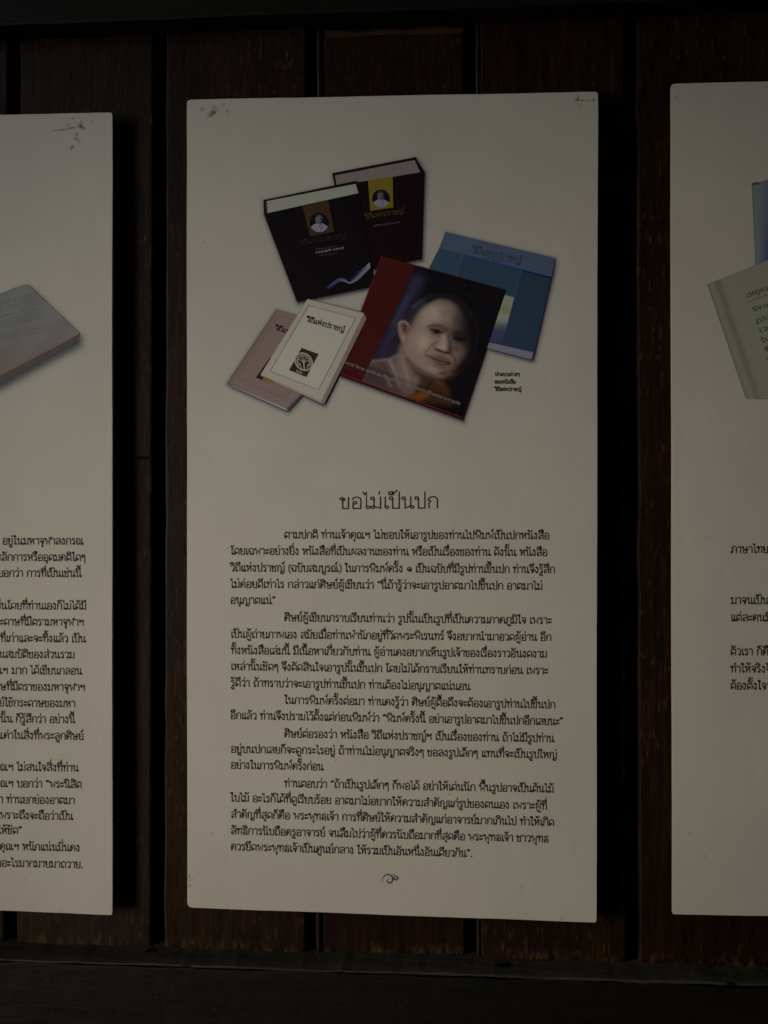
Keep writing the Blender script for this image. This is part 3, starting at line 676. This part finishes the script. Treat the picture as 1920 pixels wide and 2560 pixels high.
text(s, 'ปกหนังสือ', T1(1010, 985), T1(1118, 885), 5, .9, A(48, 50, 70), 22, up=(-.6, -.8), fine=2)
s.build('silver_ribbon', oB)

# --- book F: blue, right
s = Sheet(centre)
s.poly(BK_F, A(22, 30, 46), 6)
s.poly(tp(T3, [(812, 55), (1568, 235), (1545, 368), (768, 166)]), A(50, 58, 72), 7)
s.poly(tp(T3, [(768, 166), (1545, 368), (1420, 888), (1050, 815), (640, 700), (560, 600)]), A(31, 44, 57), 8)
s.poly(tp(T3, [(768, 166), (945, 212), (880, 400), (700, 300)]), A(34, 48, 61), 9)
s.poly(tp(T3, [(1345, 320), (1545, 368), (1420, 888), (1200, 830)]), A(28, 39, 51), 9)
s.poly(tp(T3, [(945, 210), (1342, 314), (1340, 324), (943, 221)]), A(15, 42, 84), 10)
s.poly(tp(T3, [(1342, 316), (1545, 366), (1541, 376), (1340, 326)]), A(8, 16, 62), 10)
s.line(tp(T3, [(930, 222), (880, 380)]), .6, A(50, 76, 96), 10); s.line(tp(T3, [(1335, 330), (1290, 500)]), .6, A(50, 76, 96), 10)
s.poly(tp(T3, [(1060, 808), (1112, 818), (1420, 888), (1408, 934), (1395, 934), (1060, 846)]), A(84, 81, 90), 10)
s.poly(tp(T3, [(1420, 888), (1545, 368), (1558, 320), (1428, 905), (1408, 934)]), A(20, 32, 50), 11)
oF = s.build('book_picture', label='printed blue book with pale band across its top')
def fphoto(x, y):
    X_ = (x - 820) * 2.765; Y_ = (y - 560) * 2.765
    g = .7 * np.exp(-((Y_ - 590) / 36) ** 2 - ((X_ - 1225) / 50) ** 2); wv = 1 / (1 + np.exp((Y_ - 690) / 16))
    c1 = np.array(A(98, 100, 84)); c2 = np.array(A(40, 42, 62)); c3 = np.array(A(86, 92, 40))
    c = c1[None] * wv[:, None] + c2[None] * (1 - wv)[:, None]; c = c * (1 - g[:, None]) + c3[None] * g[:, None]
    l = np.exp(-((Y_ - 640 - (X_ - 1200) * .4) / 22) ** 2) * .5; c = c * (1 - l[:, None]) + np.array(A(110, 108, 112))[None] * l[:, None]
    return np.concatenate([c, np.ones((len(x), 1))], 1)
painted(centre, 'cover_photo', tp(T3, [(1150, 472), (1288, 508), (1203, 826), (1060, 790)]), 30, 60, fphoto, 10, oF, M_INK)
s = Sheet(centre); text(s, 'วิถีแห่งปราชญ์', T3(990, 196), T3(1325, 274), 13, 1.3, A(30, 34, 44), 11, up=(.28, -1))
text(s, 'ฉบับสมบูรณ์', T3(1085, 240), T3(1200, 266), 3, .7, A(34, 44, 62), 11, up=(.25, -1), fine=2)
s.build('cover_lettering', oF)

# --- book C: red with a monk's portrait
s = Sheet(centre)
s.poly(BK_C, A(43, 10, 10), 26)
s.poly(tp(T3, [(372, 222), (605, 287), (585, 330), (352, 268)]), A(46, 12, 11), 27)
s.line(tp(T3, [(372, 224), (60, 1036)]), 1.0, A(84, 26, 20), 28)
s.line(tp(T3, [(80, 1046), (928, 1352)]), 2.6, A(26, 4, 6), 28)
oC = s.build('book_picture', label='printed red book with a man portrait on its cover')
def portrait(x, y):
    zx = (x - 825) * 3.318; zy = (y - 575) * 3.318
    col = np.zeros((len(x), 3)) + np.array(A(7, 6, 10))
    S = lambda d, w_: 1 / (1 + np.exp(np.clip(d / w_, -30, 30)))
    mask = np.ones(len(x))
    def over(c, a):
        nonlocal col
        a = np.clip(a * mask, 0, 1)[:, None]; col = col * (1 - a) + np.array(A(*c))[None] * a
    def pl(pts, c, w_=8, k=1.0): over(c, k * S(sdpoly(zx, zy, pts), w_))
    def el(cx, cy, rx, ry, c, k=1.0, rot=0.0):
        cr, sr = math.cos(rot), math.sin(rot); ux = (zx - cx) * cr + (zy - cy) * sr; uy = -(zx - cx) * sr + (zy - cy) * cr
        over(c, k * np.exp(-(ux / rx) ** 2 - (uy / ry) ** 2))
    def st(pts, wd, c, k=1.0):                     # soft stroke
        d = np.full(len(x), 1e9)
        for (ax, ay), (bx, by) in zip(pts, pts[1:]):
            ex, ey = bx - ax, by - ay; t = np.clip(((zx - ax) * ex + (zy - ay) * ey) / (ex * ex + ey * ey), 0, 1)
            d = np.minimum(d, np.hypot(zx - ax - t * ex, zy - ay - t * ey))
        over(c, k * np.exp(-(d / wd) ** 2))
    # cloth hanging behind
    st([(720, 420), (600, 680), (450, 1010)], 62, (37, 32, 48), .85)
    st([(700, 560), (560, 860), (470, 1040)], 12, (12, 10, 16), .6)
    st([(640, 560), (520, 780)], 18, (46, 42, 60), .45)
    pl([(300, 1100), (420, 900), (520, 880), (590, 960), (600, 1040), (480, 1075)], (30, 24, 36), 20, .7)
    # shoulder, neck, robe
    pl([(335, 1078), (420, 1074), (500, 1058), (575, 1020), (700, 1100), (760, 1400), (620, 1400), (250, 1260)], (66, 51, 50), 6)
    st([(360, 1090), (500, 1072), (570, 1036)], 12, (90, 78, 76), .6)
    pl([(330, 1130), (430, 1110), (500, 1240), (440, 1300), (270, 1240)], (54, 39, 40), 18, .8)
    st([(500, 1090), (545, 1190), (580, 1300)], 20, (100, 88, 82), .75)
    st([(440, 1110), (500, 1230)], 10, (50, 36, 37), .7); st([(470, 1230), (500, 1290)], 16, (98, 86, 82), .6)
    pl([(590, 950), (640, 1080), (730, 1150), (800, 1210), (770, 1270), (700, 1360), (610, 1370), (570, 1240), (540, 1120), (560, 1040)], (86, 71, 64), 9)
    st([(600, 1060), (630, 1170), (650, 1290)], 20, (100, 86, 76), .7)
    pl([(755, 1225), (870, 1225), (930, 1250), (985, 1310), (1010, 1460), (640, 1420), (690, 1370)], (46, 28, 13), 9)
    pl([(672, 1392), (750, 1345), (842, 1340), (812, 1385), (748, 1414)], (92, 51, 12), 6)
    pl([(858, 1238), (900, 1245), (935, 1275), (905, 1282)], (72, 40, 14), 7); st([(765, 1240), (755, 1300)], 16, (66, 38, 14), .7)
    st([(850, 1250), (800, 1330)], 14, (22, 14, 10), .8)
    pl([(640, 1075), (720, 1150), (810, 1205), (880, 1232), (860, 1262), (770, 1250), (700, 1190)], (40, 27, 26), 12, .95)
    # head
    FACE = [(668, 830), (678, 770), (706, 712), (748, 660), (800, 612), (852, 575), (920, 558), (1000, 572), (1066, 606), (1118, 660), (1156, 722), (1182, 790), (1192, 860),
            (1182, 930), (1164, 1005), (1126, 1080), (1068, 1152), (1010, 1200), (940, 1228), (868, 1224), (790, 1192), (720, 1148), (660, 1096), (618, 1040), (600, 970), (640, 905)]
    pl(FACE, (92, 75, 65), 6)
    # close-cropped hair on the far side and the temple
    pl([(640, 790), (640, 720), (672, 655), (724, 600), (790, 560), (850, 548), (880, 556), (826, 600), (770, 650), (722, 706), (694, 760), (676, 800)], (31, 28, 37), 10)
    st([(690, 640), (760, 585)], 12, (58, 56, 70), .45)
    mask = S(sdpoly(zx, zy, FACE) - 34, 5)
    el(865, 700, 105, 80, (122, 110, 96), .97); el(800, 760, 70, 70, (116, 101, 88), .7); el(960, 690, 60, 60, (92, 76, 67), .7)
    el(760, 930, 100, 95, (124, 107, 93), .97); el(690, 950, 60, 110, (104, 86, 75), .7)
    # turning into shadow on the right
    pl([(1030, 540), (1052, 640), (1050, 720), (1030, 780), (1030, 850), (1080, 960), (1110, 1020), (1060, 1100), (1000, 1160), (960, 1260), (1300, 1200), (1300, 540)], (34, 23, 21), 26, .95)
    pl([(1100, 560), (1120, 700), (1118, 860), (1136, 960), (1120, 1040), (1070, 1110), (1020, 1180), (1200, 1200), (1300, 900), (1250, 600)], (7, 6, 8), 18, .995)
    st([(960, 770), (975, 805)], 9, (88, 71, 62), .5); el(1050, 740, 34, 50, (54, 40, 36), .5)
    st([(812, 588), (870, 560), (930, 548), (1010, 566), (1080, 612), (1140, 690), (1180, 790)], 18, (9, 7, 11), .95)
    pl([(640, 760), (706, 700), (756, 642), (826, 592), (900, 572), (980, 584), (1046, 622), (1096, 680), (1126, 760), (1250, 700), (1150, 500), (900, 440), (640, 560)], (17, 14, 18), 13, .93)
    # brows and sockets
    pl([(812, 806), (856, 780), (925, 784), (990, 818), (975, 860), (915, 884), (850, 862)], (52, 37, 34), 12, .95)
    st([(812, 802), (870, 786), (930, 796)], 9, (56, 42, 39), .6)
    pl([(1000, 846), (1060, 842), (1140, 866), (1158, 905), (1120, 944), (1050, 938), (1010, 905)], (21, 14, 15), 13, .95)
    st([(1030, 842), (1090, 850), (1140, 872)], 8, (24, 16, 16), .8)
    st([(845, 812), (900, 814), (945, 832)], 6, (92, 74, 66), .55)
    st([(836, 826), (866, 830), (902, 842), (932, 856)], 6.5, (13, 10, 12), 1.1); el(886, 846, 24, 14, (8, 7, 12), 1.3); el(908, 855, 5, 3, (40, 40, 50), .5)
    st([(850, 862), (890, 874), (930, 868)], 6, (84, 66, 58), .6); st([(845, 890), (900, 902), (935, 890)], 9, (100, 82, 72), .6)
    st([(1032, 898), (1070, 900), (1118, 914)], 7, (6, 5, 8), 1.1); el(1074, 907, 24, 14, (6, 5, 10), 1.0); el(1060, 908, 5, 3, (26, 27, 36), .4)
    # cheek on the right, nose
    el(1046, 985, 36, 34, (62, 45, 39), .85)
    pl([(930, 868), (962, 862), (974, 910), (972, 975), (950, 996), (905, 992), (888, 972), (915, 930)], (116, 98, 84), 9)
    el(938, 972, 26, 20, (122, 104, 90), .8)
    pl([(978, 872), (1004, 930), (1016, 1000), (1000, 1030), (976, 1000), (982, 940)], (36, 24, 22), 9, .95)
    st([(880, 990), (915, 1004), (950, 1016), (990, 1020)], 10, (36, 21, 20), .95); el(908, 1002, 13, 8, (22, 12, 12), .9); el(968, 1018, 14, 8, (18, 10, 10), .9)
    st([(882, 925), (860, 962), (868, 985)], 8, (78, 58, 50), .75); st([(850, 940), (820, 985), (795, 1006)], 13, (78, 60, 53), .65)
    st([(792, 1010), (788, 1046), (800, 1062)], 9, (78, 60, 53), .5); st([(1010, 1030), (1040, 1075), (1036, 1110)], 12, (38, 26, 24), .55)
    # mouth and chin
    st([(930, 1024), (936, 1044)], 8, (84, 64, 56), .6)
    pl([(822, 1046), (870, 1050), (912, 1042), (948, 1054), (992, 1084), (975, 1104), (920, 1094), (860, 1074)], (70, 48, 43), 7)
    pl([(858, 1078), (910, 1094), (975, 1108), (958, 1134), (905, 1128), (870, 1104)], (66, 45, 40), 7)
    st([(806, 1042), (850, 1064), (905, 1084), (955, 1098), (985, 1104)], 5, (30, 18, 17), 1.0); el(806, 1042, 10, 8, (48, 32, 29), .9); el(985, 1108, 18, 14, (18, 11, 12), .95)
    st([(866, 1128), (905, 1144), (950, 1146)], 8, (62, 45, 40), .8)
    el(850, 1158, 70, 28, (112, 94, 83), .85, .3); el(760, 1090, 60, 50, (106, 88, 77), .7); el(945, 1190, 60, 26, (58, 38, 30), .8)
    st([(640, 1070), (720, 1142), (800, 1192), (880, 1220)], 14, (66, 50, 45), .8)
    mask = np.ones(len(x))
    # ear
    pl([(563, 800), (570, 768), (592, 750), (626, 752), (662, 786), (664, 846), (640, 906), (606, 954), (586, 910), (568, 856)], (98, 78, 68), 4)
    pl([(590, 778), (620, 772), (646, 798), (644, 840), (620, 872), (604, 840)], (46, 31, 29), 6, .9); st([(572, 776), (592, 762), (624, 762), (650, 786)], 5, (116, 98, 86), .7)
    st([(612, 870), (606, 910)], 11, (110, 92, 80), .8); st([(640, 810), (622, 850)], 5, (84, 62, 54), .8)
    # darker translucent strip along the foot
    bt = zy - (1130 + (zx - 340) * .365)
    col *= (1 - .30 * S(-bt, 3))[:, None]
    n = np.random.RandomState(4).rand(len(x)); col *= (0.92 + .16 * n)[:, None]
    return np.concatenate([np.clip(col, 0, 1), np.ones((len(x), 1))], 1)
painted(centre, 'cover_portrait', tp(T3, [(605, 288), (1226, 456), (928, 1340), (232, 1088)]), 230, 270, portrait, 30, oC, M_INK)
s = Sheet(centre)
s.poly(tp(T3, [(85, 1010), (232, 1062), (222, 1090), (78, 1040)]), A(46, 6, 8), 32)
s.line(tp(T3, [(100, 1040), (915, 1332)]), .8, A(96, 30, 26), 33)
s.line(tp(T3, [(260, 1052), (905, 1262)]), .5, A(70, 50, 48), 33)
text(s, 'อาจารย์ วัดพระ และเป็นเรื่องที่ท่านเจ้าคุณอาจารย์ ท่านพุทธ ให้พระธรรม อ อ ปยุตโต', T3(105, 962), T3(910, 1250), 5.2, .85, A(92, 82, 82), 34, up=(.34, -.95), fine=2)
text(s, 'วิถีแห่งปราชญ์', T3(820, 404), T3(1185, 506), 10, 1.2, A(24, 14, 9), 34, up=(.3, -1))
text(s, 'ฉบับสมบูรณ์ ท่าน', T3(910, 482), T3(1150, 545), 5, .9, A(24, 15, 8), 34, up=(.3, -1), fine=2)
s.build('cover_lettering', oC)

# --- booklet E: pink
s = Sheet(centre)
s.poly(BK_E, A(62, 50, 50), 24)
s.poly(tp(T2, [(590, 212), (1000, 330), (1000, 900), (692, 1192), (112, 932)]), A(88, 73, 69), 25)
s.poly(tp(T2, [(590, 212), (612, 232), (140, 945), (112, 932)]), A(78, 66, 60), 26)
s.poly(tp(T2, [(135, 952), (695, 1192), (712, 1206), (690, 1206), (150, 966)]), A(112, 108, 106), 26)
s.poly(tp(T2, [(692, 1192), (900, 980), (900, 1010), (712, 1208)]), A(66, 50, 50), 26)
s.line(tp(T2, [(900, 350), (612, 273), (205, 886), (672, 1092), (830, 900)]), .8, A(56, 46, 48), 27)
s.poly(tp(T2, [(532, 685), (640, 720), (560, 945), (392, 886)]), A(26, 18, 12), 27)
s.poly(tp(T2, [(455, 902), (470, 886), (572, 928), (560, 948)]), A(92, 74, 20), 28)
oE = s.build('book_picture', label='printed pink booklet half under the cream one')
s = Sheet(centre); text(s, 'วิถีแห่งปราชญ์', T2(578, 408), T2(945, 520), 8.6, 2.0, A(28, 24, 24), 29, up=(.32, -1))
s.build('cover_lettering', oE)
# --- booklet D: cream, on top
s = Sheet(centre)
s.poly(BK_D, A(88, 76, 72), 44)
s.poly(tp(T2, [(905, 108), (1462, 248), (1042, 1112), (442, 852)]), A(117, 109, 98), 45)
s.poly(tp(T2, [(932, 176), (1372, 296), (1010, 1000), (540, 818)]), A(121, 116, 104), 46)
s.poly(tp(T2, [(442, 852), (1042, 1112), (1052, 1140), (445, 866)]), A(106, 96, 90), 46)
s.line(tp(T2, [(913, 172), (1380, 296), (1012, 1006), (535, 822)]), 1.0, A(50, 50, 50), 47, close=True)
s.line(tp(T2, [(905, 109), (1462, 249)]), .8, A(98, 86, 82), 47)
s.poly(tp(T2, [(845, 590), (1013, 652), (893, 880), (721, 812)]), A(33, 25, 18), 47)
oD = s.build('book_picture', label='printed cream booklet with brown tree emblem, lying on top')
s = Sheet(centre); text(s, 'วิถีแห่งปราชญ์', T2(888, 326), T2(1258, 434), 9.2, 2.3, A(24, 24, 24), 48, up=(.32, -1), fine=4)
s.build('cover_lettering', oD)
s = Sheet(centre); EC = A(112, 106, 96)
def E_(a, r): 
    a = math.radians(a); cx, cy = 866, 728
    x = math.cos(a) * r * 88; y = math.sin(a) * r * 88
    return T2(cx + x - .22 * y * -1 * .4, cy + y + x * .10)
s.line([E_(a, .96) for a in range(0, 360, 12)], 3.4, EC, 48, close=True)
for k in range(11):                               # leaf lobes round the crown
    a = 150 + k * 24
    s.line([E_(a - 10, .80), E_(a, .60), E_(a + 10, .80)], 2.0, EC, 49)
for k in range(5):
    a = 200 + k * 35; s.line([E_(90, .25), E_(a, .22), E_(a, .48)], 1.4, EC, 50)
s.line([E_(90, .95), E_(270, .05)], 3.0, EC, 51); s.line([E_(70, .9), E_(30, .5)], 1.6, EC, 50); s.line([E_(110, .9), E_(150, .5)], 1.6, EC, 50)
s.line(tp(T2, [(792, 822), (852, 842)]), 1.8, EC, 50); s.line(tp(T2, [(800, 806), (812, 838)]), 1.2, EC, 51); s.line(tp(T2, [(828, 812), (838, 846)]), 1.2, EC, 51)
s.build('tree_emblem', oD)
# caption
for t_, x1, y_ in (('ปกแบบต่างๆ', 1298.5, 939.5), ('ของหนังสือ', 1288.5, 958.5), ('วิถีแห่งปราชญ์', 1302.5, 977)):
    one(centre, 'caption_line', t_, (1236.5, y_), (x1, y_ + .6), 7.2, 1.9, A(30, 29, 27), fine=3)

# ---------------------------------------------------------------- left board's book
LB_TOP = tp(T4, [(-1500, 1900), (-1500, 1700), (0, 1371), (110, 1326), (165, 1309), (203, 1308), (552, 1640), (430, 1712), (0, 1935), (-900, 2300)])
LB_ALL = tp(T4, [(-1500, 1700), (0, 1371), (110, 1326), (165, 1309), (203, 1308), (552, 1640), (541, 1694), (0, 1990), (-900, 2380), (-1500, 1950)])
def lshadow(x, y):
    d = sdpoly(x - 4, y - 13, LB_ALL); a = 1 / (1 + np.exp(np.clip(d / 5.5, -30, 30)))
    d2 = sdpoly(x - 1, y - 5, LB_ALL); a = np.maximum(a * .75, .9 / (1 + np.exp(np.clip(d2 / 2.5, -30, 30))))
    c = A(38, 44, 52); return np.stack([np.full(x.shape, c[0]), np.full(x.shape, c[1]), np.full(x.shape, c[2]), a], 1)
painted(left, 'printed_shadow', [(-420, 700), (240, 700), (240, 1140), (-420, 1140)], 170, 110, lshadow, 1)
def lbook(x, y):
    Y_ = (y - 240) * 2.765; X_ = x * 2.765
    t = 1 / (1 + np.exp((Y_ - 1770 + X_ * .12) / 55)); n = .5 + .5 * np.sin(X_ * .021 + Y_ * .013)
    c = np.array(A(80, 79, 76))[None] * t[:, None] + np.array(A(80, 68, 64))[None] * (1 - t)[:, None]
    c = c * (.94 + .1 * n)[:, None]
    d = sdpoly(x, y, LB_TOP); a = 1 / (1 + np.exp(np.clip(d / .7, -30, 30)))
    return np.concatenate([c, a[:, None]], 1)
s = Sheet(left); s.poly(LB_ALL, A(60, 50, 45), 2)
oL = s.build('book_picture', label='printed grey manuscript book seen at an angle')
painted(left, 'book_cover', [(-300, 705), (210, 705), (210, 1090), (-300, 1090)], 260, 200, lbook, 4, oL)
s = Sheet(left); rnd = random.Random(5)
for k in range(13):                               # rows of faint handwriting on the cover
    x0, y0 = 215 + k * 12.5, 1378 + k * 19.0
    xx, yy = x0, y0; row = []
    if k % 5 == 4: continue
    while xx > -620:
        row.append((xx, yy + rnd.uniform(-6, 6)))
        xx -= rnd.uniform(3, 7); yy += 1.2
        if rnd.random() < .07 or len(row) > 40:
            if len(row) > 1: s.line(tp(T4, row), .75, A(58, 58, 58), 6 + (k % 2)); 
            row = []; xx -= rnd.uniform(6, 18)
    if len(row) > 1: s.line(tp(T4, row), .75, A(58, 58, 58), 6)
s.build('handwriting', oL)

# ---------------------------------------------------------------- right board's books
s = Sheet(right)
s.poly(tp(T5, [(1104, 697), (1166, 690), (1600, 560), (1600, 1400), (1130, 1300)]), A(64, 68, 66), 2)
s.poly(tp(T5, [(1110, 706), (1166, 700), (1172, 1250), (1128, 1250)]), A(76, 81, 82), 3)
s.poly(tp(T5, [(1104, 697), (1166, 690), (1166, 706), (1108, 712)]), A(50, 50, 46), 4)
oR1 = s.build('book_picture', label='printed blue book standing behind the pale one')
def rblue(x, y):
    Y_ = (y - 180) * 2.5146; X_ = (x - 1440) * 2.5146
    t = np.clip((Y_ - 880) / 260, 0, 1); e = np.clip((X_ - 1150) / 50, 0, 1)
    c = np.array(A(66, 69, 77))[None] * (1 - t)[:, None] + np.array(A(50, 55, 73))[None] * t[:, None]
    c = c * e[:, None] + np.array(A(76, 80, 86))[None] * (1 - e)[:, None]
    return np.concatenate([c, np.ones((len(x), 1))], 1)
painted(right, 'book_cover', tp(T5, [(1152, 692), (1600, 562), (1600, 1300), (1156, 1300)]), 60, 60, rblue, 5, oR1, M_INK)
PB = tp(T5, [(825, 1336), (1207, 1184), (1640, 1012), (1640, 2062), (1100, 2054), (1070, 2052), (1060, 2035)])
s = Sheet(right); s.poly(PB, A(88, 88, 76), 10)
oR = s.build('book_picture', label='printed pale green book with lines of black text')
def pale(x, y):
    Y_ = (y - 180) * 2.5146; X_ = (x - 1440) * 2.5146
    sp = X_ - (825 + (Y_ - 1335) * .345)           # distance from the spine edge
    a = np.exp(-((sp - 70) / 26) ** 2) * .55 + np.exp(-(sp / 14) ** 2) * .5 * (sp > 0)
    c = np.array(A(92, 91, 78))[None] * (1 - a)[:, None] + np.array(A(64, 65, 55))[None] * a[:, None]
    b = np.clip((Y_ - 1700) / 500, 0, 1)[:, None] * .25; c = c * (1 - b) + np.array(A(90, 90, 72))[None] * b
    al = 1 / (1 + np.exp(np.clip(sdpoly(x, y, PB) / .5, -30, 30)))
    return np.concatenate([c, al[:, None]], 1)
painted(right, 'book_cover', tp(T5, [(815, 1010), (1640, 1010), (1640, 2066), (815, 2066)]), 220, 240, pale, 12, oR)
s = Sheet(right)
sl = lambda dx: -dx * .36
text(s, 'เหตุผลของ', T5(1076, 1418), T5(1310, 1418 + sl(234)), 9, 1.8, A(42, 43, 43), 14, up=(-.25, -1))
s.line(tp(T5, [(1080, 1446), (1310, 1446 + sl(230))]), 1.0, A(48, 50, 48), 15)
for x0, y0, t_ in ((1115, 1510, 'พิจารณาใน'), (1132, 1578, 'รูปของท่าน'), (1150, 1640, 'รวมถึงการ'), (1170, 1702, 'ในนั้นเอง'), (1190, 1764, 'ที่นี่และ'), (1205, 1822, 'ของเรา')):
    text(s, t_, T5(x0, y0), T5(x0 + 200, y0 + sl(200)), 8.4, 1.6, A(44, 45, 46), 14, up=(-.25, -1), fine=2)
s.build('cover_lettering', oR)

# ---------------------------------------------------------------- rust and insect stains on the boards
def stains(brd, quad, blobs, nu=90, nv=70, seed=0):
    rs = np.random.RandomState(seed); ph = rs.rand(6) * 6.28
    def fn(x, y):
        a = np.zeros(x.shape); col = np.zeros((len(x), 3)); ws = np.zeros(x.shape) + 1e-6
        wob = np.sin(x * .9 + ph[0]) * np.cos(y * .8 + ph[1]) * .5 + np.sin(x * .37 + y * .5 + ph[2]) * .5
        for bx, by, sx, sy, rot, c, s_ in blobs:
            cr, sr = math.cos(rot), math.sin(rot); ux = (x - bx) * cr + (y - by) * sr; uy = -(x - bx) * sr + (y - by) * cr
            k = .85 * s_ * np.exp(-(ux / sx) ** 2 - (uy / sy) ** 2) * np.clip(1 + .7 * wob, 0, 2)
            a = 1 - (1 - a) * (1 - np.clip(k, 0, .97)); col += np.array(A(*c))[None] * k[:, None]; ws += k
        return np.concatenate([col / ws[:, None], np.clip(a, 0, 1)[:, None]], 1)
    return painted(brd, 'rust_stain', quad, nu, nv, fn, 2)
BR, BK2 = (80, 68, 42), (36, 28, 20)
stains(centre, [(474, 256), (590, 254), (590, 310), (474, 310)], [(531, 282, 8, 4, -.9, BR, .75), (535, 268, 5, 4, 0, BR, .5), (526, 287, 6, 4, -.3, BR, .7), (536, 281, 3.6, 2.6, -.2, BK2, 1.0), (545, 275, 4, 2, -.6, BR, .3), (568, 279, 3, 3, 0, (92, 74, 52), .6), (506, 272, 4, 4, 0, (80, 78, 70), .5), (557, 261, 4, 3, 0, (84, 80, 74), .4)], seed=1)
stains(centre, [(1405, 234), (1492, 233), (1492, 275), (1405, 275)], [(1443, 250, 5, 2.4, .2, (60, 44, 26), .8), (1452, 251, 9, 1.2, .05, (80, 66, 44), .6), (1470, 251, 8, 1.2, 0, (80, 66, 44), .5), (1484, 250, 2.6, 3, 0, (66, 50, 30), .8), (1445, 242, 2, 6, .2, (74, 60, 40), .6), (1448, 262, 6, 1.3, .5, (84, 70, 50), .4)], seed=2)
stains(left, [(120, 285), (260, 283), (260, 385), (120, 385)], [(203, 317, 8, 3.6, .5, (58, 42, 22), .9), (203, 308, 3, 6, .1, BR, .6), (182, 319, 9, 1.8, -.1, BR, .7), (158, 324, 22, 1.6, -.12, (78, 66, 40), .7), (170, 312, 6, 1.4, -.3, BR, .5), (183, 296, 3, 2, 0, BR, .6), (192, 336, 2.6, 5, .3, BR, .5), (190, 347, 4, 3, 0, BR, .7), (198, 352, 3, 2.5, 0, BR, .6), (180, 368, 4, 3, -.6, (74, 56, 34), .8), (176, 375, 3, 2, -.6, BR, .4), (231, 306, 2, 4, 0, (84, 76, 58), .4)], seed=3)
stains(right, [(1680, 214), (1730, 214), (1730, 262), (1680, 262)], [(1692, 244, 2, 8, .3, (84, 78, 62), .35)], 40, 40, seed=4)
stains(centre, [(470, 2170), (500, 2170), (500, 2240), (470, 2240)], [(474, 2190, 2, 6, 0, (86, 80, 66), .5), (478, 2200, 5, 1.2, -.4, (88, 82, 66), .5), (474, 2214, 3, 5, 0, (90, 84, 68), .4)], 40, 50, seed=6)
